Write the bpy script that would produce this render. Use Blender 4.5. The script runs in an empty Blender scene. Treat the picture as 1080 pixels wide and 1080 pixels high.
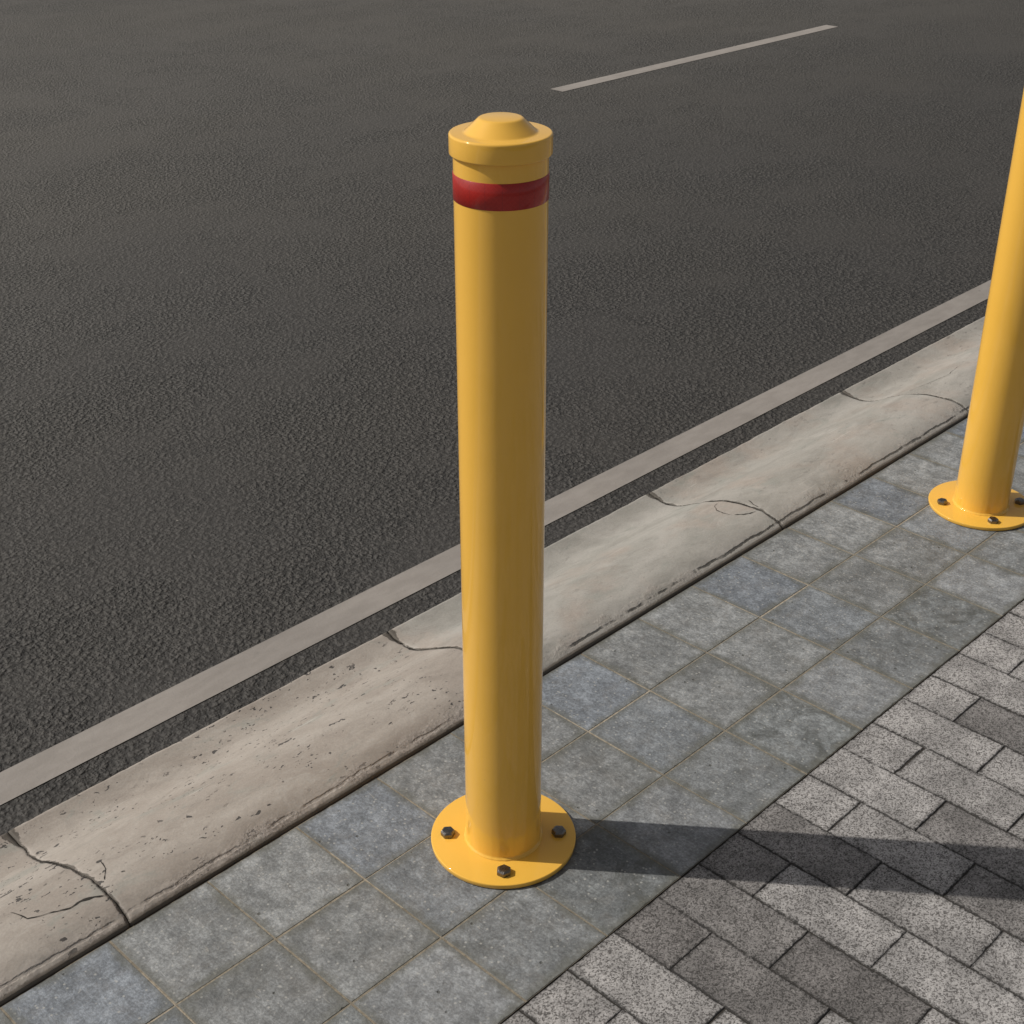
import bpy, bmesh, math, random
from mathutils import Vector, noise

random.seed(7)
U = 0.168                      # side of one slate tile in metres; layout numbers below are in tiles
S = bpy.context.scene
COL = S.collection
PI = math.pi
ROAD_Z = -0.32

# ------------------------------------------------------------------ node helpers
class NT:
    def __init__(self, name):
        m = bpy.data.materials.new(name); m.use_nodes = True
        self.m = m; self.t = m.node_tree; self.n = self.t.nodes; self.n.clear()
        self.out = self.n.new('ShaderNodeOutputMaterial')
        self.p = self.n.new('ShaderNodeBsdfPrincipled')
        self.l(self.p.outputs[0], self.out.inputs[0])
    def l(self, a, b): self.t.links.new(a, b)
    def put(self, sock, v):
        if isinstance(v, bpy.types.NodeSocket): self.l(v, sock)
        elif v is not None:
            if isinstance(v, tuple) and len(v) == 3 and sock.type == 'RGBA': v = (*v, 1)
            sock.default_value = v
    def coord(self, kind='Object'): return self.n.new('ShaderNodeTexCoord').outputs[kind]
    def attr(self, name, out='Fac'):
        a = self.n.new('ShaderNodeAttribute'); a.attribute_name = name; return a.outputs[out]
    def mapping(self, v, scale=(1, 1, 1), loc=(0, 0, 0), rot=(0, 0, 0)):
        m = self.n.new('ShaderNodeMapping'); self.l(v, m.inputs[0])
        m.inputs['Scale'].default_value = scale; self.put(m.inputs['Location'], loc); m.inputs['Rotation'].default_value = rot
        return m.outputs[0]
    def noise(self, v, scale, detail=3, rough=.55, dist=0, dim='3D', w=None, color=False):
        n = self.n.new('ShaderNodeTexNoise'); n.noise_dimensions = dim
        self.l(v, n.inputs['Vector']); n.inputs['Scale'].default_value = scale
        n.inputs['Detail'].default_value = detail; n.inputs['Roughness'].default_value = rough
        n.inputs['Distortion'].default_value = dist
        if w is not None: self.put(n.inputs['W'], w)
        return n.outputs['Color' if color else 'Fac']
    def vor(self, v, scale, feature='F1', rnd=1, out='Distance', smooth=None):
        n = self.n.new('ShaderNodeTexVoronoi'); n.feature = feature
        self.l(v, n.inputs['Vector']); n.inputs['Scale'].default_value = scale
        n.inputs['Randomness'].default_value = rnd
        if smooth is not None: n.inputs['Smoothness'].default_value = smooth
        return n.outputs[out]
    def ramp(self, v, a, b, lo=0., hi=1., interp='SMOOTHSTEP'):
        n = self.n.new('ShaderNodeMapRange'); n.interpolation_type = interp
        self.put(n.inputs['Value'], v)
        n.inputs['From Min'].default_value = a; n.inputs['From Max'].default_value = b
        n.inputs['To Min'].default_value = lo; n.inputs['To Max'].default_value = hi
        return n.outputs[0]
    def math(self, op, a, b=None, c=None):
        n = self.n.new('ShaderNodeMath'); n.operation = op
        self.put(n.inputs[0], a)
        if b is not None: self.put(n.inputs[1], b)
        if c is not None: self.put(n.inputs[2], c)
        return n.outputs[0]
    def mul(self, a, b): return self.math('MULTIPLY', a, b)
    def add(self, a, b): return self.math('ADD', a, b)
    def sub(self, a, b): return self.math('SUBTRACT', a, b)
    def mx(self, a, b): return self.math('MAXIMUM', a, b)
    def mn(self, a, b): return self.math('MINIMUM', a, b)
    def mix(self, f, a, b, mode='MIX'):
        n = self.n.new('ShaderNodeMix'); n.data_type = 'RGBA'; n.blend_type = mode
        self.put(n.inputs[0], f); self.put(n.inputs[6], a); self.put(n.inputs[7], b)
        return n.outputs[2]
    def scale_col(self, col, f):            # colour x scalar
        n = self.n.new('ShaderNodeVectorMath'); n.operation = 'SCALE'
        self.put(n.inputs[0], col); self.put(n.inputs[3], f); return n.outputs[0]
    def add_col(self, a, b):
        n = self.n.new('ShaderNodeVectorMath'); n.operation = 'ADD'; self.put(n.inputs[0], a); self.put(n.inputs[1], b); return n.outputs[0]
    def xyz(self, v):
        n = self.n.new('ShaderNodeSeparateXYZ'); self.l(v, n.inputs[0]); return n.outputs
    def bump(self, h, dist, strength=1, normal=None):
        n = self.n.new('ShaderNodeBump'); self.put(n.inputs['Height'], h)
        n.inputs['Distance'].default_value = dist; self.put(n.inputs['Strength'], strength)
        if normal is not None: self.l(normal, n.inputs['Normal'])
        return n.outputs[0]
    def set(self, **k):
        names = dict(col='Base Color', rough='Roughness', spec='Specular IOR Level', normal='Normal', metal='Metallic',
                     coat='Coat Weight', coatr='Coat Roughness', ior='IOR', sheen='Sheen Weight')
        for a, v in k.items(): self.put(self.p.inputs[names[a]], v)
        return self.m

# ------------------------------------------------------------------ materials
def m_asphalt():
    t = NT('worn_asphalt'); v = t.coord()
    patch = t.noise(v, 1.3, 3, .6)
    patch2 = t.noise(t.mapping(v, (.35, 1, 1)), 3.2, 3, .6)
    wear = t.ramp(t.add(t.mul(patch, .4), t.add(t.mul(patch2, .3), t.mul(t.noise(v, 7, 4, .7), .3))), .37, .60)      # 0 smooth, 1 pebbly
    wob = t.noise(v, 95, 2, .5, color=True)
    wv = t.n.new('ShaderNodeVectorMath'); wv.operation = 'MULTIPLY_ADD'
    t.l(wob, wv.inputs[0]); wv.inputs[1].default_value = (.010, .010, .010); t.l(v, wv.inputs[2]); vw = wv.outputs[0]
    vo = t.vor(vw, 74, 'SMOOTH_F1', 1, smooth=.5)
    vo2 = t.vor(vw, 150, 'SMOOTH_F1', 1, smooth=.4)
    n1 = t.noise(v, 60, 3, .6); n2 = t.noise(v, 230, 4, .7)
    h = t.add(t.mul(t.ramp(vo, .62, .10), .55), t.add(t.mul(t.ramp(vo2, .70, .1), .26), t.add(t.mul(n2, .16), t.mul(n1, .95))))
    nb = t.bump(h, .0080, t.ramp(wear, 0, 1, .50, 1.))
    crev = t.ramp(h, .50, 1.0, .0, 1.)
    rough_c = t.mix(crev, (.026, .024, .022), (.080, .074, .068))  # relief shading painted into the colour: crevices dark, stone tops pale
    base = t.mix(t.ramp(wear, 0, 1, .45, .9), (.061, .056, .052), rough_c)
    tint = t.noise(v, .7, 4, .65)
    base = t.mix(t.ramp(tint, .35, .68), base, t.mix(.3, base, (.072, .064, .054)))
    # far-road grazing sheen painted into the colour: darker near the kerb, paler outwards
    far_sheen = t.add(t.xyz(v)[1], t.mul(t.sub(patch, .5), 1.6))
    base = t.mix(t.ramp(far_sheen, .4, 5.5), t.scale_col(base, .80), t.add_col(t.scale_col(base, 1.22), (.010, .009, .006)))
    cell = t.vor(v, 34, 'F1', 1, 'Color'); cd = t.vor(v, 34, 'F1', 1)
    pick = t.ramp(t.xyz(cell)[0], .974, .977)
    stone = t.mul(pick, t.ramp(cd, .12, .06))
    base = t.mix(t.mul(stone, .75), base, (.24, .22, .19))
    return t.set(col=base, rough=t.ramp(n2, .3, .7, .66, .86), spec=.42, normal=nb)

def m_line(name, k=1.0):
    t = NT(name); v = t.coord()
    n = t.noise(t.mapping(v, (.6, 1.6, 1)), 22, 5, .6); n2 = t.noise(v, 3, 3, .6)
    c = t.mix(t.ramp(n, .3, .7), (.262*k, .235*k, .212*k), (.305*k, .275*k, .250*k))
    c = t.mix(t.ramp(n2, .35, .7), c, t.scale_col(c, .9))
    g = t.noise(v, 190, 3, .7)
    c = t.mix(t.mul(t.ramp(g, .60, .72), .28), c, (.14, .13, .12))
    sp = t.vor(v, 22, 'F1'); spc = t.xyz(t.vor(v, 22, 'F1', 1, 'Color'))[1]
    c = t.mix(t.mul(t.mul(t.ramp(sp, .14, .07), t.ramp(spc, .9, .92)), .5), c, (.13, .12, .11))
    h = t.add(t.noise(v, 62, 3, .55, .9), t.mul(g, .3))
    return t.set(col=c, rough=.7, spec=.4, normal=t.bump(h, .0012, .5))

def m_slate():
    t = NT('slate_tile'); v = t.coord()
    tc = t.attr('tile_colour', 'Color')
    rnd = t.attr('tile_random')
    uv = t.xyz(t.attr('local', 'Vector'))            # 0..1 across the tile
    off = t.math('MULTIPLY', rnd, 37.)
    n = t.n.new('ShaderNodeCombineXYZ'); t.l(off, n.inputs[0]); t.l(off, n.inputs[2])
    va = t.n.new('ShaderNodeVectorMath'); va.operation = 'ADD'; t.l(v, va.inputs[0]); t.l(n.outputs[0], va.inputs[1])
    v2 = va.outputs[0]
    cloud = t.noise(v2, 17, 6, .68, .35)
    cloud2 = t.noise(v2, 52, 6, .74, .5)
    grain = t.noise(v2, 230, 4, .75)
    c = t.mix(t.ramp(cloud, .32, .68), t.scale_col(tc, .76), t.scale_col(tc, 1.15))
    c = t.mix(t.ramp(cloud2, .40, .62), t.scale_col(c, .83), t.scale_col(c, 1.12))
    fib = t.noise(t.mapping(v2, (1, .3, 1), rot=(0, 0, .9)), 150, 5, .8, 1.)
    c = t.mix(t.ramp(fib, .40, .62), t.scale_col(c, .84), t.scale_col(c, 1.14))
    c = t.mix(t.ramp(grain, .40, .62), t.scale_col(c, .80), t.scale_col(c, 1.18))
    brown = t.ramp(t.noise(v2, 21, 5, .7, .4), .48, .66)
    c = t.mix(t.mul(brown, .28), c, t.mix(.5, c, (.23, .20, .165)))
    # dark/greenish stains depending on the tile
    st = t.attr('tile_stain')
    sm = t.mul(t.ramp(t.noise(v2, 13, 5, .7, .6), .44, .64), st)
    c = t.mix(sm, c, t.mix(.6, t.scale_col(c, .5), (.088, .090, .082)))
    # pale crusts and scratches
    sc = t.noise(t.mapping(v2, (1, .22, 1), rot=(0, 0, .6)), 120, 4, .7, 1.2)
    sc2 = t.noise(t.mapping(v2, (.25, 1, 1), rot=(0, 0, -.3)), 110, 4, .7, 1.4)
    patchy = t.ramp(t.noise(v2, 26, 3, .6), .42, .62)
    c = t.mix(t.mul(t.mul(t.ramp(t.mx(sc, sc2), .62, .70), patchy), .55), c, (.40, .38, .34))
    sp = t.vor(v2, 150, 'F1'); spc = t.xyz(t.vor(v2, 150, 'F1', 1, 'Color'))[0]
    c = t.mix(t.mul(t.mul(t.ramp(sp, .36, .18), t.ramp(spc, .80, .84)), .6), c, (.44, .43, .40))
    sp = t.vor(v2, 62, 'F1'); spc = t.xyz(t.vor(v2, 62, 'F1', 1, 'Color'))[0]
    pit = t.mul(t.ramp(sp, .20, .10), t.ramp(spc, .955, .96))
    c = t.mix(t.mul(pit, .7), c, (.06, .06, .05))
    # edge wear: distance to the tile border
    dx = t.mn(uv[0], t.sub(1., uv[0])); dy = t.mn(uv[1], t.sub(1., uv[1]))
    d = t.add(t.mn(dx, dy), t.mul(t.sub(t.noise(v, 70, 4, .7), .5), .05))
    ed = t.ramp(t.add(d, t.mul(t.sub(cloud, .5), .22)), .0, .11, 1, 0)
    c = t.mix(t.mul(ed, .62), c, (.112, .110, .090))
    ed2 = t.ramp(d, -.004, .012, 1, 0)
    c = t.mix(t.mul(ed2, .55), c, (.10, .088, .066))
    h = t.add(t.mul(cloud2, .8), t.add(t.mul(grain, .35), t.mul(cloud, .8)))
    h = t.sub(h, t.mul(ed2, .6)); h = t.sub(h, t.mul(pit, .8))
    return t.set(col=c, rough=t.ramp(cloud2, .3, .7, .55, .75), spec=.42, normal=t.bump(h, .0022, .75))

def m_grout():
    t = NT('tile_grout'); v = t.coord(); g = t.attr('grout_tone')
    n = t.noise(v, 120, 4, .7)
    c = t.mix(g, (.135, .118, .088), (.40, .345, .27))
    c = t.mix(t.ramp(n, .35, .65), t.scale_col(c, .65), c)
    return t.set(col=c, rough=.9, spec=.2, normal=t.bump(n, .002, .7))

def m_paver():
    t = NT('granular_concrete_paver'); v = t.coord()
    tone = t.attr('paver_tone'); uv = t.xyz(t.attr('local', 'Vector')); sz = t.xyz(t.attr('paver_size', 'Vector'))
    ed = t.mn(t.mn(uv[0], t.sub(sz[0], uv[0])), t.mn(uv[1], t.sub(sz[1], uv[1])))      # metres from the paver edges
    cel = t.xyz(t.vor(v, 480, 'F1', 1, 'Color'))
    g1 = t.noise(v, 440, 5, .85); g3 = t.noise(v, 150, 5, .8)
    gr = t.add(t.mul(cel[0], .30), t.add(t.mul(g1, .80), t.mul(g3, .60)))       # about .85
    cl = t.mix(t.ramp(gr, .69, .90), (.125, .116, .111), (.490, .468, .455))
    cl = t.mix(t.ramp(gr, .92, 1.12), cl, (.60, .575, .56))
    cd = t.mix(t.ramp(gr, .66, .98), (.060, .055, .052), (.215, .200, .193))
    cd = t.mix(t.ramp(gr, 1.0, 1.14), cd, (.40, .38, .36))
    c = t.mix(t.ramp(tone, 0, 1, .06, .90), cd, cl)
    pt = t.noise(v, 14, 4, .65)
    c = t.mix(t.ramp(pt, .38, .62), t.scale_col(c, .74), t.scale_col(c, 1.07))
    rag = t.mul(t.sub(t.noise(v, 150, 5, .8), .5), .0125)
    d = t.add(ed, rag)
    e = t.ramp(d, -.0004, .0024, 1, 0)
    c = t.mix(t.mul(t.ramp(d, .000, .011, 1, 0), .35), c, t.scale_col(c, .45))
    c = t.mix(t.mul(e, .9), c, (.045, .042, .040))
    h = t.sub(t.add(gr, t.mul(pt, .5)), t.mul(e, 1.2))
    return t.set(col=c, rough=.8, spec=.35, normal=t.bump(h, .0022, .8))

def m_dirt(name='dark_joint', c0=(.030, .028, .025), c1=(.060, .054, .047)):
    t = NT(name); v = t.coord(); n = t.noise(v, 160, 4, .7)
    return t.set(col=t.mix(n, c0, c1), rough=.95, spec=.15, normal=t.bump(n, .003, .8))

def m_kerb():
    t = NT('weathered_kerb_concrete'); v = t.coord()
    old = t.attr('kerb_age')             # 1: pinkish and pitted, 0: smooth greenish
    back = t.attr('kerb_back')           # distance in metres from the back edge along the profile
    endd = t.attr('kerb_end')            # distance in metres from the nearer joint
    front = t.attr('kerb_front')
    seed = t.attr('kerb_seed')
    n = t.n.new('ShaderNodeCombineXYZ'); t.l(t.mul(seed, 11.), n.inputs[1]); t.l(t.mul(seed, 5.), n.inputs[2])
    va = t.n.new('ShaderNodeVectorMath'); va.operation = 'ADD'; t.l(v, va.inputs[0]); t.l(n.outputs[0], va.inputs[1])
    v2 = va.outputs[0]
    st = t.noise(t.mapping(v2, (.5, 1, 1), rot=(0, 0, .12)), 8, 6, .66, .8)
    st2 = t.noise(t.mapping(v2, (.5, 1, 1)), 24, 6, .7, 1.0)
    fn = t.noise(v2, 260, 4, .7)
    c_old = t.mix(t.ramp(st, .34, .66), (.312, .270, .234), (.395, .353, .312))
    c_new = t.mix(t.ramp(st, .34, .66), (.300, .287, .258), (.385, .364, .332))
    c_new = t.mix(t.mul(t.ramp(t.noise(v2, 4.5, 4, .6), .5, .66), .6), c_new, (.36, .295, .250))
    c = t.mix(old, c_new, c_old)
    c = t.mix(t.mul(t.ramp(st2, .48, .68), .45), c, t.scale_col(c, .72))
    c = t.mix(t.mul(t.ramp(st2, .44, .30), .35), c, (.46, .43, .39))
    gp = t.mul(t.ramp(t.noise(t.mapping(v2, (.45, 1, 1)), 15, 5, .7, .8), .54, .66), .55)
    c = t.mix(gp, c, (.275, .275, .245))
    c = t.mix(t.ramp(fn, .3, .7), t.scale_col(c, .92), t.scale_col(c, 1.06))
    # pale drag marks
    dm = t.noise(t.mapping(v2, (.05, 1, 1), rot=(0, 0, .05)), 85, 3, .6)
    c = t.mix(t.mul(t.mul(t.ramp(dm, .66, .71), t.ramp(t.noise(v2, 8, 2), .50, .62)), .4), c, (.60, .57, .52))
    # black pits and tar flecks, stretched along the kerb
    w = t.mapping(v2, (.5, 1, 1)); wn = t.noise(v2, 60, 3, .6, color=True)
    wv = t.n.new('ShaderNodeVectorMath'); wv.operation = 'MULTIPLY_ADD'
    t.l(wn, wv.inputs[0]); wv.inputs[1].default_value = (.022, .022, .022); t.l(w, wv.inputs[2]); w = wv.outputs[0]
    def flecks(scale, thr, size, seedmask, a, b):
        cc = t.xyz(t.vor(w, scale, 'F1', 1, 'Color')); dd = t.vor(w, scale, 'F1')
        sz = t.mul(cc[1], size)
        inside = t.ramp(t.sub(dd, sz), .0, -.04)
        return t.mul(t.mul(inside, t.ramp(cc[0], thr, thr+.01)), t.ramp(t.noise(v2, seedmask, 3, .6), a, b))
    pm = t.mx(flecks(80, .62, .36, 5.5, .45, .55), t.mx(flecks(170, .58, .40, 7.5, .45, .55), flecks(46, .82, .32, 4.5, .47, .54)))
    pm = t.mul(pm, t.ramp(old, 0, 1, .10, 1.))
    c = t.mix(t.mul(pm, .9), c, (.045, .042, .040))
    # rough pinkish band by the back edge
    rb = t.ramp(t.sub(back, t.mul(t.sub(t.noise(v2, 18, 4, .7), .5), .10)), .012, .034, 1, 0)
    rg = t.noise(v2, 190, 4, .75)
    rb = t.mul(rb, t.ramp(t.noise(v2, 6, 4, .7), .40, .58, .15, 1.))
    rcol = t.mix(t.ramp(rg, .38, .64), (.19, .165, .145), (.44, .385, .345))
    c = t.mix(t.mul(t.mul(rb, t.ramp(old, 0, 1, .35, 1)), .8), c, rcol)
    # grime line just inside the back edge of the newer stones
    gl = t.add(back, t.mul(t.sub(t.noise(t.mapping(v2, (.6, 1, 1)), 22, 5, .75), .5), .020))
    gband = t.mul(t.ramp(gl, .0085, .011), t.ramp(gl, .0165, .013))
    gband = t.mul(gband, t.ramp(t.noise(t.mapping(v2, (1, .1, .1)), 9, 4, .7), .42, .54))
    c = t.mix(t.mul(t.mul(gband, t.sub(1., t.mn(1., t.mul(old, 1.0)))), .93), c, (.035, .033, .028))
    c = t.mix(t.mul(t.ramp(t.add(back, t.mul(t.sub(rg, .5), .004)), .0045, .0010), .85), c, (.105, .088, .070))  # back face painted dark, its shade put into the colour
    # joint grime
    jd = t.add(endd, t.mul(t.sub(t.noise(v2, 45, 5, .8), .48), .020))
    jd = t.sub(jd, t.mul(t.ramp(front, .095, .055), .009))
    jg = t.ramp(jd, .0000, .0034, 1, 0)
    c = t.mix(t.mul(jg, .86), c, (.075, .064, .052))
    c = t.mix(t.mul(t.mul(t.ramp(endd, .0, .045, 1, 0), t.ramp(front, .05, .0, 0, 1)), .5), c, (.16, .125, .10))
    h = t.add(t.mul(st2, .6), t.mul(fn, .18)); h = t.sub(h, t.mul(pm, .7))
    h = t.add(h, t.mul(t.mul(rg, rb), .9)); h = t.sub(h, t.mul(gband, 1.)); h = t.sub(h, t.mul(jg, .8))
    return t.set(col=c, rough=.72, spec=.38, normal=t.bump(h, .0032, .7))

def m_yellow():
    t = NT('yellow_powder_coat'); v = t.coord()
    n = t.noise(v, 900, 2, .5); n2 = t.noise(v, 9, 4, .6)
    c = t.mix(t.ramp(n2, .3, .7), (.835, .450, .030), (.86, .466, .037))
    spk = t.vor(v, 90, 'F1'); sc = t.xyz(t.vor(v, 90, 'F1', 1, 'Color'))[0]
    c = t.mix(t.mul(t.mul(t.ramp(spk, .08, .04), t.ramp(sc, .97, .975)), .5), c, (.35, .22, .08))
    t.set(col=c, rough=.88, spec=.85, ior=1.55, normal=t.bump(n, .00012, .35), coat=1., coatr=.05)
    return t.m

def m_red():
    t = NT('red_reflective_tape'); v = t.coord()
    s = t.xyz(t.attr('wrap', 'Vector'))             # metres round and up the band
    a = t.add(s[0], s[1]); b = t.sub(s[0], s[1])
    fa = t.math('PINGPONG', a, .0032); fb = t.math('PINGPONG', b, .0032)
    hexm = t.ramp(t.mn(fa, fb), .0002, .0007, 1, 0)
    col = t.mix(hexm, (.37, .012, .008), (.41, .017, .010))
    st = t.math('PINGPONG', s[0], .0105)
    col = t.mix(t.mul(t.ramp(st, .0007, .0, 0, 1), .6), col, (.22, .010, .010))
    n = t.noise(v, 40, 3)
    col = t.mix(t.ramp(n, .4, .7), col, t.scale_col(col, .85))
    t.set(col=col, rough=.45, spec=.3, coat=.45, coatr=.05)
    return t.m

def m_bolt():
    t = NT('oxidised_steel'); v = t.coord(); n = t.noise(v, 130, 4, .65)
    return t.set(col=t.mix(n, (.11, .098, .088), (.26, .245, .23)), metal=.95, rough=t.ramp(n, .3, .7, .24, .40), normal=t.bump(n, .0006, .4))

def m_ground():
    t = NT('bare_ground'); v = t.coord(); n = t.noise(v, 3, 5, .6)
    return t.set(col=t.mix(n, (.10, .09, .075), (.16, .145, .12)), rough=.9, spec=.2)

# ------------------------------------------------------------------ mesh helpers
def link(name, me, mat, parent=None, kind=None, label=None):
    o = bpy.data.objects.new(name, me); COL.objects.link(o)
    if mat: me.materials.append(mat)
    if parent: o.parent = parent
    if kind: o['kind'] = kind
    if label: o['label'] = label
    return o

def from_bm(name, bm):
    me = bpy.data.meshes.new(name); bm.to_mesh(me); bm.free(); return me

def quad_sheet(name, x0, x1, y0, y1, z, mat, nx=1, ny=1, label=None):
    me = bpy.data.meshes.new(name)
    vs = [((x0+(x1-x0)*i/nx)*U, (y0+(y1-y0)*j/ny)*U, z*U) for j in range(ny+1) for i in range(nx+1)]
    fs = [(j*(nx+1)+i, j*(nx+1)+i+1, (j+1)*(nx+1)+i+1, (j+1)*(nx+1)+i) for j in range(ny) for i in range(nx)]
    me.from_pydata(vs, [], fs); me.update()
    return link(name, me, mat, None, 'structure', label)

def lathe(name, prof, mat, parent, seg=256, wrap=False, smooth=True):
    """prof: list of (r, z) in tiles, from bottom outside to top centre"""
    me = bpy.data.meshes.new(name); vs = []; fs = []; uv = []
    for r, z in prof:
        for k in range(seg):
            a = 2*PI*k/seg; vs.append((r*math.cos(a)*U, r*math.sin(a)*U, z*U)); uv.append((r*a*U, z*U, 0))
    n = len(prof)
    for i in range(n-1):
        for k in range(seg):
            k2 = (k+1) % seg
            fs.append((i*seg+k, i*seg+k2, (i+1)*seg+k2, (i+1)*seg+k))
    if prof[-1][0] < 1e-3 or True:
        fs.append(tuple((n-1)*seg+k for k in range(seg)))
    me.from_pydata(vs, [], fs); me.update()
    if wrap:
        at = me.attributes.new('wrap', 'FLOAT_VECTOR', 'POINT')
        for i, u in enumerate(uv): at.data[i].vector = u
    if smooth:
        for p in me.polygons: p.use_smooth = True
        me.polygons[-1].use_smooth = False
    return link(name, me, mat, parent)

def arc(cx, cz, r, a0, a1, n):
    return [(cx+r*math.cos(math.radians(a0+(a1-a0)*i/n)), cz+r*math.sin(math.radians(a0+(a1-a0)*i/n))) for i in range(n+1)]

# ------------------------------------------------------------------ setting
quad_sheet('ground', -1500, 1500, -1500, 1500, -0.75, m_ground())
asph = m_asphalt()
quad_sheet('road', -500, 600, 2.235, 420, ROAD_Z, asph)
LZ = ROAD_Z + .009
def painted(name, x0, x1, y0, y1, mat, label):
    nx = max(2, int((x1-x0)/.5)); me = bpy.data.meshes.new(name); vs = []; fs = []
    for i in range(nx+1):
        x = x0+(x1-x0)*i/nx
        for j, y in enumerate((y0, y1)):
            vs.append((x*U, (y+.004*noise.noise(Vector((x*2.2, j*9, 3))))*U, LZ*U))
    for i in range(nx): fs.append((2*i, 2*i+2, 2*i+3, 2*i+1))
    me.from_pydata(vs, [], fs); me.update()
    return link(name, me, mat, None, 'structure', label)
lm_ = m_line('road_line_paint'); lm2 = m_line('lane_dash_paint', 1.10)
painted('edge_line', -300, 400, 2.641, 3.109, lm_, 'long pale painted line on the asphalt beside the kerb')
for i, k in enumerate((0, -1, 1, 2)):
    painted('lane_dash', 27.65+38.6*k, 42.3+38.6*k, 20.11, 20.62, lm2, 'pale lane dash painted far out on the asphalt')

# --- slate tiles: three rows of square tiles set in grout
def tile_strip():
    x0, x1 = -40, 90
    gm = bpy.data.meshes.new('grout'); vs = []; fs = []; tones = []
    # grout laid as small cells so its tone can vary along the strip
    for i in range(x0, x1):
        for j in range(3):
            for (a, b, c, d) in ((0, .5, 0, .5), (.5, 1, 0, .5), (0, .5, .5, 1), (.5, 1, .5, 1)):
                k = len(vs)
                vs += [((i+a)*U, -(j+c)*U, -.0040*U), ((i+b)*U, -(j+c)*U, -.0040*U), ((i+b)*U, -(j+d)*U, -.0040*U), ((i+a)*U, -(j+d)*U, -.0040*U)]
                fs.append((k, k+3, k+2, k+1))
                t = .50
                if (j == 0 and d == 1 or j == 1 and c == 0) and i % 3 == 2: t = 1.
                elif (j == 0 and d == 1 or j == 1 and c == 0): t = .65
                tones.append(t)
    gm.from_pydata(vs, [], fs); gm.update()
    at = gm.attributes.new('grout_tone', 'FLOAT', 'FACE')
    for i, t in enumerate(tones): at.data[i].value = t
    me = bpy.data.meshes.new('tiled_pavement'); vs = []; fs = []; cols = []; rn = []; stn = []; loc = []
    rs = random.Random(3)
    for i in range(x0, x1):
        for j in range(3):
            g = .0098 + rs.uniform(-.002, .002); b = .0025
            if j == 0:
                c = (.190, .206, .229) if i % 3 == 2 else (.232, .237, .238)
                st = .12 if i % 3 == 2 else .25
            elif j == 1:
                c = (.206, .219, .233) if i % 3 == 2 else (.228, .233, .234)
                st = .2 if i % 3 == 2 else .4
            else:
                c = ((.180, .189, .192), (.232, .239, .246), (.202, .210, .215))[i % 3]
                st = (1., .12, .45)[i % 3]
            f = rs.uniform(.86, 1.10); c = [q*f*1.13 for q in c]
            h = rs.uniform(-.0008, .0014); tx, ty = rs.uniform(-.001, .001), rs.uniform(-.001, .001)
            r = rs.random()
            jit = [rs.uniform(-.003, .003) for _ in range(4)]
            xa, xb = i+g+jit[0], i+1-g+jit[1]; ya, yb = -j-g+jit[2], -j-1+g+jit[3]
            if j == 2: yb = -3+.004
            k = len(vs)
            def Z(x, y, dz): return (h + tx*(x-i-.5) + ty*(y+j+.5) + dz)*U
            rings = [((xa, ya, xb, yb), -.06), ((xa, ya, xb, yb), -b*.7), ((xa+b, ya-b, xb-b, yb+b), 0)]
            for (p, q, s, w), dz in rings:
                for (x, y) in ((p, q), (s, q), (s, w), (p, w)):
                    vs.append((x*U, y*U, Z(x, y, dz))); loc.append((x-i, -(y+j), 0))
            for m in range(2):
                for e in range(4):
                    e2 = (e+1) % 4
                    fs.append((k+m*4+e2, k+m*4+e, k+(m+1)*4+e, k+(m+1)*4+e2))
            fs.append((k+11, k+10, k+9, k+8))
            for _ in range(9): cols.append(c); rn.append(r); stn.append(st)
    me.from_pydata(vs, [], fs); me.update()
    a = me.attributes.new('tile_colour', 'FLOAT_COLOR', 'FACE')
    for i, c in enumerate(cols): a.data[i].color = (*c, 1)
    a = me.attributes.new('tile_random', 'FLOAT', 'FACE')
    for i, c in enumerate(rn): a.data[i].value = c
    a = me.attributes.new('tile_stain', 'FLOAT', 'FACE')
    for i, c in enumerate(stn): a.data[i].value = c
    a = me.attributes.new('local', 'FLOAT_VECTOR', 'POINT')
    for i, c in enumerate(loc): a.data[i].vector = c
    o = link('tiled_pavement', me, m_slate(), None, 'structure', 'strip of square grey slate tiles between the kerb and the brick paving')
    link('grout', gm, m_grout(), o)
tile_strip()

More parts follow.
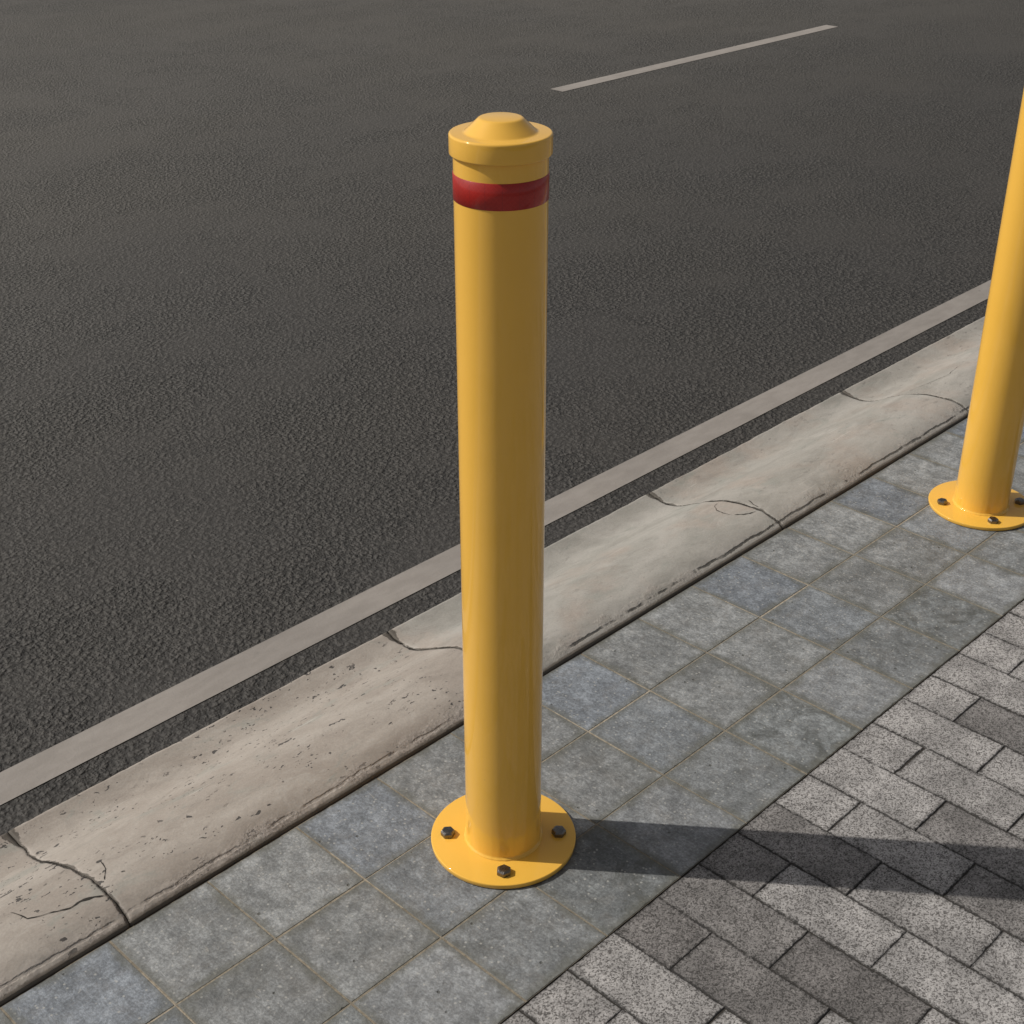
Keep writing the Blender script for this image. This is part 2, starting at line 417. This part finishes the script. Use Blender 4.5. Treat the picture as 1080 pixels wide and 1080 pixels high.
# --- running bond pavers
def pavers():
    W, L = .5875, 1.194
    me = bpy.data.meshes.new('paved_footpath'); vs = []; fs = []; tone = []; loc = []; size = []
    rs = random.Random(11)
    over = {(-3, 0): .35, (-3, 1): .02, (-2, 1): .85, (-4, 0): .15, (-4, 1): .25, (0, 1): .7, (1, 1): .35, (-2, 2): .9, (-3, 2): .8,
            (-1, 0): .35, (-2, 0): .3, (-1, 1): .7, (0, 0): .9, (-1, 2): .8, (-4, 2): .75, (-5, 1): .9, (3, 0): .95, (4, 0): .9, (2, 0): .85, (2, 1): .75, (1, 0): .9}
    for c in range(-55, 130):
        x0 = 5.43 + W*c; x1 = x0+W
        ys = [-2.997]
        y = -3.61 if c % 2 == 0 else -4.19
        while y > -34: ys.append(y); y -= L
        for r in range(len(ys)-1):
            ya, yb = ys[r]+rs.uniform(-.008, .008)*(r > 0), ys[r+1]+rs.uniform(-.008, .008)
            tn = rs.choice((.95, .85, .9, .8, .7, .55, .95, .3, .85, .75)) if (c, r) not in over else over[(c, r)]
            if r == 0 and (c, r) not in over: tn = rs.choice((.9, .8, .95, .7))
            g = .0030; b = .007; h = rs.uniform(-.004, .004)-.004
            xa, xb, yA, yB = x0+g+rs.uniform(-.004, .004), x1-g+rs.uniform(-.004, .004), ya-(g if r else .012), yb+g
            near = -14 < c < 22 and r < 7
            # outline with slightly ragged edges
            nx, ny = (14, max(5, int(28*(yA-yB)/L))) if near else (1, 1)
            ring = [(xa+(xb-xa)*i/nx, yA) for i in range(nx)] + [(xb, yA+(yB-yA)*i/ny) for i in range(ny)] + \
                   [(xb+(xa-xb)*i/nx, yB) for i in range(nx)] + [(xa, yB+(yA-yB)*i/ny) for i in range(ny)]
            cx, cy = (xa+xb)/2, (yA+yB)/2
            n = len(ring); k = len(vs)
            for lvl, (ins, dz) in enumerate(((0, -.06), (0, -b), (b, 0))):
                for (x, y) in ring:
                    jx = .008*noise.noise(Vector((x*13, y*13, 1.3+r)))+.005*noise.noise(Vector((x*41, y*41, 1.3))) if near else 0
                    jy = .008*noise.noise(Vector((x*13, y*13, 7.3+r)))+.005*noise.noise(Vector((x*41, y*41, 7.3))) if near else 0
                    X = min(max(x, xa+ins), xb-ins); Y = max(min(y, yA-ins), yB+ins)
                    vs.append(((X+jx)*U, (Y+jy)*U, (h+dz)*U))
                    loc.append(((X-xa)*U, (yA-Y)*U, 0))
            fm = []
            for m in range(2):
                for e in range(n):
                    e2 = (e+1) % n
                    fs.append((k+m*n+e2, k+m*n+e, k+(m+1)*n+e, k+(m+1)*n+e2)); tone.append(tn); size.append(((xb-xa)*U, (yA-yB)*U, 0))
            fs.append(tuple(k+2*n+e for e in range(n))[::-1]); tone.append(tn); size.append(((xb-xa)*U, (yA-yB)*U, 0))
    me.from_pydata(vs, [], fs); me.update()
    a = me.attributes.new('paver_tone', 'FLOAT', 'FACE')
    for i, c in enumerate(tone): a.data[i].value = c
    a = me.attributes.new('local', 'FLOAT_VECTOR', 'POINT')
    for i, c in enumerate(loc): a.data[i].vector = c
    a = me.attributes.new('paver_size', 'FLOAT_VECTOR', 'FACE')
    for i, c in enumerate(size): a.data[i].vector = c
    return link('paved_footpath', me, m_paver(), None, 'structure', 'footpath of rough grey rectangular concrete pavers in running bond')
pavers()
quad_sheet('paving_bed', -40, 90, -45, .2, -.015, m_dirt('sandy_joint_bed', (.030, .027, .024), (.065, .058, .050)), label='dark bedding under the pavement')

# --- kerb: stones swept along a rolled profile, one mesh per stone
PROF = [(2.245, -.60), (2.245, -.330), (2.235, -.312), (2.12, -.335), (1.98, -.352), (1.84, -.345), (1.70, -.305), (1.55, -.235), (1.40, -.150),
        (1.22, -.055), (1.04, .022), (.86, .078), (.68, .112), (.50, .128), (.36, .128), (.26, .116), (.17, .092), (.11, .070), (.065, .052), (.040, .040), (.022, .030), (.018, .0), (.018, -.30)]
def smooth_prof(P, n=4):
    out = []
    for i in range(len(P)-1):
        p0 = P[max(i-1, 0)]; p1 = P[i]; p2 = P[i+1]; p3 = P[min(i+2, len(P)-1)]
        for k in range(n):
            t = k/n
            if i < 2 or i > len(P)-3: out.append((p1[0]+(p2[0]-p1[0])*t, p1[1]+(p2[1]-p1[1])*t)); continue
            q = [.5*((2*p1[a])+(-p0[a]+p2[a])*t+(2*p0[a]-5*p1[a]+4*p2[a]-p3[a])*t*t+(-p0[a]+3*p1[a]-3*p2[a]+p3[a])*t*t*t) for a in (0, 1)]
            out.append(tuple(q))
    out.append(P[-1]); return out
KP = smooth_prof(PROF)
kmat = m_kerb()
kerb = bpy.data.objects.new('kerb', None); COL.objects.link(kerb); kerb['kind'] = 'structure'
kerb['label'] = 'rolled concrete kerb between the asphalt and the pavement'
dirt = m_dirt()
J0, JL = .22, 4.86
def kprofz(y):
    for (a, b) in zip(KP, KP[1:]):
        if b[0] <= y <= a[0] and a[0] != b[0]: return a[1]+(b[1]-a[1])*(a[0]-y)/(a[0]-b[0])
    return .1
def joint_x(k, y):        # joints are not quite straight
    return J0+JL*k + .035*noise.noise(Vector((y*1.1, k*7.3, 0))) + .020*noise.noise(Vector((y*7, k*3.1, 5))) + .010*noise.noise(Vector((y*23, k*3.1, 8)))
def kerb_stone(k):
    near = -1 <= k <= 3
    x0, x1 = J0+JL*k, J0+JL*(k+1)
    nx = 150 if near else 12
    age = {-1: .95, 0: 1., 1: .12, 2: .22, 3: .3}.get(k, random.Random(k).random())
    me = bpy.data.meshes.new('kerb_stone'); vs = []; back = []; end = []; front = []
    L = [0]
    for a, b in zip(KP, KP[1:]): L.append(L[-1]+math.hypot(a[0]-b[0], a[1]-b[1]))
    ib = min(range(len(KP)), key=lambda i: abs(KP[i][0]-.030)+(0 if KP[i][1] > .031 else 9))
    for i in range(nx+1):
        f = i/nx
        for j, (y, z) in enumerate(KP):
            xa = joint_x(k, y)+(.005 if k < 1 else .010); xb = joint_x(k+1, y)-(.005 if k < 0 else .010)
            x = xa+(xb-xa)*f
            de = min(f, 1-f)*JL
            rz = 0; ry = 0
            if near:
                p = Vector((x, y, k*5.))
                rz += .010*noise.noise(p*1.1)+.0035*noise.noise(p*5)
                if y < .3: # crumbling back edge
                    q = max(0, noise.noise(Vector((x*1.7, k*3., 2)))) + .5*abs(noise.noise(Vector((x*9, y*9, 4))))
                    q *= (1.0 if age > .5 else .45)
                    w_ = max(0, 1-abs(y-.045)/.2)
                    if z > .02: rz -= .022*q*w_; ry += .022*q*w_*(z > .0)
                if y > 2.2 and z > -.4:
                    ry += .010*noise.noise(Vector((x*3, 0, 1)))+.006*noise.noise(Vector((x*14, 0, 1)))
            rz -= .005*max(0, 1-de/.02)**2 if z > -.34 or y < 2.2 else 0
            vs.append((x*U, (y+ry)*U, (z+rz)*U))
            back.append(max(0, (L[ib]-L[j]))*U); front.append(L[j]*U); end.append(de*U)
    m = len(KP); fs = []
    for i in range(nx):
        for j in range(m-1):
            a = i*m+j; fs.append((a, a+1, a+m+1, a+m))
    fs.append(tuple(range(m))[::-1]); fs.append(tuple(nx*m+j for j in range(m)))
    me.from_pydata(vs, [], fs); me.update()
    for p in me.polygons: p.use_smooth = len(p.vertices) == 4
    for nme, dat in (('kerb_back', back), ('kerb_end', end), ('kerb_front', front)):
        a = me.attributes.new(nme, 'FLOAT', 'POINT'); a.data.foreach_set('value', dat)
    for nme, val in (('kerb_age', age), ('kerb_seed', k*1.37)):
        a = me.attributes.new(nme, 'FLOAT', 'POINT'); a.data.foreach_set('value', [val]*len(vs))
    return link('kerb_stone', me, kmat, kerb)
stones = {k: kerb_stone(k) for k in range(-8, 18)}

def crack(pts, w, parent, seed=0, lift=.006):
    """thin irregular ribbon lying on the kerb surface; pts in (x, y) tiles"""
    P = []
    for a, b in zip(pts, pts[1:]):
        n = max(2, int(math.dist(a, b)/.02))
        for i in range(n): P.append((a[0]+(b[0]-a[0])*i/n, a[1]+(b[1]-a[1])*i/n))
    P.append(pts[-1]); n = len(P); vs = []; fs = []
    for i, (x, y) in enumerate(P):
        x += .022*noise.noise(Vector((i*.16, seed, 0))); y += .022*noise.noise(Vector((i*.16, seed, 9)))
        a = P[max(i-1, 0)]; b = P[min(i+1, n-1)]; dx, dy = b[0]-a[0], b[1]-a[1]; l = math.hypot(dx, dy) or 1
        ww = w*(.35+.9*abs(noise.noise(Vector((i*.21, seed, 4))))*1.6)*min(1, 6*min(i+.3, n-1-i+.3)/n+.15)
        for s in (-1, 1):
            X, Y = x-dy/l*ww*s, y+dx/l*ww*s
            p = Vector((X, Y, round((X-J0)/JL-.5)*5.))
            kz = kprofz(Y)+.010*noise.noise(p*1.1)+.0035*noise.noise(p*5)
            vs.append((X*U, Y*U, (kz+lift)*U))
    for i in range(n-1): fs.append((2*i, 2*i+1, 2*i+3, 2*i+2))
    me = bpy.data.meshes.new('crack'); me.from_pydata(vs, [], fs); me.update()
    return link('crack', me, dirt, parent)
CR = [
    ([(.20, .36), (.12, .42), (-.09, .45), (-.18, .49)], .012, -1),  # crack at the joint, its shadow wedge painted in as dark ribbon
    ([(-.16, .47), (-.40, .60), (-.46, .80)], .006, -1),
    ([(.42, .80), (.38, .66), (.30, .52)], .004, 0),
    ([(9.86, 1.00), (9.73, .97), (9.60, .84), (9.54, .70), (9.57, .57)], .006, 1),
    ([(9.59, .55), (9.75, .42), (9.86, .42)], .009, 1),
    ([(10.06, .66), (10.00, .58), (9.99, .46)], .010, 2),
    ([(14.95, 1.22), (15.3, 1.08), (15.8, .98), (16.4, 1.06)], .004, 3),
]
for i, (p, w, k) in enumerate(CR): crack(p, w, stones[k], i*3.7)

# ------------------------------------------------------------------ bollards
ym, rm, bmt = m_yellow(), m_red(), m_bolt()
def make_bollard():
    root = bpy.data.objects.new('bollard', None); COL.objects.link(root)
    r, R, Rc = .3446, .6703, .3725
    TP = .052
    # base plate
    lathe('base_plate', [(R-.006, .004), (R, .010)] + arc(R-.010, TP-.010, .010, 0, 90, 4) + [(.30, TP)], ym, root, 384)
    # post with a small weld fillet at its foot
    foot = [(r+.020, TP-.004), (r+.0195, TP+.005), (r+.015, TP+.012), (r+.008, TP+.016), (r+.002, TP+.022), (r, TP+.035)]
    me_post = lathe('post', foot + [(r, TP+.4*i) for i in range(1, 16)] + [(r, 6.405), (r, 6.41), (r-.01, 6.412)], ym, root, 384)
    for v in me_post.data.vertices:                       # uneven weld bead
        if v.co.z < (TP+.03)*U:
            a = math.atan2(v.co.y, v.co.x); f = 1+.012*noise.noise(Vector((math.cos(a)*7, math.sin(a)*7, 0)))
            v.co.x *= f; v.co.y *= f
    # cap
    cb, ct = 6.378, 6.528; b = .018
    prof = [(r+.001, cb+.004), (Rc-.012, cb)] + arc(Rc-.012, cb+.012, .012, -70, 0, 3) + arc(Rc-b, ct-b, b, 0, 90, 6)
    prof += [(.280, ct), (.270, ct+.001), (.262, ct+.004), (.254, ct+.010), (.168, ct+.091), (.161, ct+.097), (.152, ct+.101), (.142, ct+.103), (.001, ct+.1035)]
    lathe('cap', prof, ym, root, 384)
    # tape
    t = r+.0035
    lathe('reflective_band', [(t-.003, 6.055), (t, 6.057), (t, 6.246), (t-.003, 6.248)], rm, root, 384, wrap=True)
    me = root.children
    # hexagon bolts
    for k, (sx, sy) in enumerate(((-1, 1), (-1, -1), (1, -1), (1, 1))):
        bm = bmesh.new(); rr = .069; ch = .010
        rings = []
        for lvl, (q, z) in enumerate(((rr*.98, 0), (rr, .006), (rr, .040), (rr*.80, .053))):
            rings.append([bm.verts.new((q*math.cos(PI/3*i)*U, q*math.sin(PI/3*i)*U, z*U)) for i in range(6)])
        top = [bm.verts.new((rr*.60*math.cos(PI/3*i)*U, rr*.60*math.sin(PI/3*i)*U, .056*U)) for i in range(6)]; rings.append(top)
        for a, c in zip(rings, rings[1:]):
            for i in range(6): bm.faces.new((a[i], a[(i+1) % 6], c[(i+1) % 6], c[i]))
        bm.faces.new(top)
        bmesh.ops.bevel(bm, geom=[e for e in bm.edges], offset=.003*U, segments=2, affect='EDGES')
        o = link('bolt', from_bm('bolt', bm), bmt, root)
        o.location = (sx*.363*U, sy*.363*U, TP*U); o.rotation_euler.z = (.35, .72, .2, .5)[k]
    return root
G = 'yellow bollards bolted down along the kerb'
b1 = make_bollard(); b1.location = (3.2477*U, -1.51*U, .003*U)
b1['label'] = 'yellow steel bollard in the middle, seen whole with red band and domed cap'; b1['category'] = 'bollard'; b1['group'] = G
b2 = b1.copy(); COL.objects.link(b2); b2.location = (12.2472*U, -1.51*U, .003*U)
b2['label'] = 'yellow steel bollard at the right edge, its top cut off by the frame'
for ch in list(b1.children):
    c = ch.copy(); COL.objects.link(c); c.parent = b2
    if c.name.startswith('bolt'): c.rotation_euler.z += .42

# ------------------------------------------------------------------ camera, light, sky
cam = bpy.data.cameras.new('camera'); co = bpy.data.objects.new('camera', cam); COL.objects.link(co)
cam.lens = 50; cam.sensor_width = 36; cam.clip_start = .01; cam.clip_end = 2000
co.location = (-3.935*U, -8.6291*U, 9.0184*U)
yaw, pit = .7731, .5026
co.rotation_euler = (PI/2-pit, 0, yaw-PI/2)
S.camera = co

EL = math.radians(43); AZ = math.radians(128.7)      # direction towards the sun, from +X anticlockwise
sd = Vector((math.cos(EL)*math.cos(AZ), math.cos(EL)*math.sin(AZ), math.sin(EL)))
sun = bpy.data.lights.new('sun', 'SUN'); so = bpy.data.objects.new('sun', sun); COL.objects.link(so)
sun.energy = 3.3; sun.angle = math.radians(.5); sun.color = (1, .955, .88)
so.rotation_euler = sd.to_track_quat('Z', 'Y').to_euler(); so.location = (0, 0, 5)

w = bpy.data.worlds.new('World'); S.world = w; w.use_nodes = True
nt = w.node_tree; bg = nt.nodes['Background']
sky = nt.nodes.new('ShaderNodeTexSky'); sky.sky_type = 'NISHITA'; sky.sun_disc = False
sky.sun_elevation = EL; sky.sun_rotation = PI/2-AZ
sky.air_density = 1.0; sky.dust_density = 2.0; sky.ozone_density = .6
hs = nt.nodes.new('ShaderNodeHueSaturation'); hs.inputs['Saturation'].default_value = .22
nt.links.new(sky.outputs[0], hs.inputs['Color']); nt.links.new(hs.outputs[0], bg.inputs[0])
bg.inputs[1].default_value = .066

S.render.engine = 'CYCLES'
S.view_settings.view_transform = 'Standard'; S.view_settings.look = 'None'; S.view_settings.exposure = 0
S.cycles.max_bounces = 6
S.render.resolution_x = S.render.resolution_y = 1024
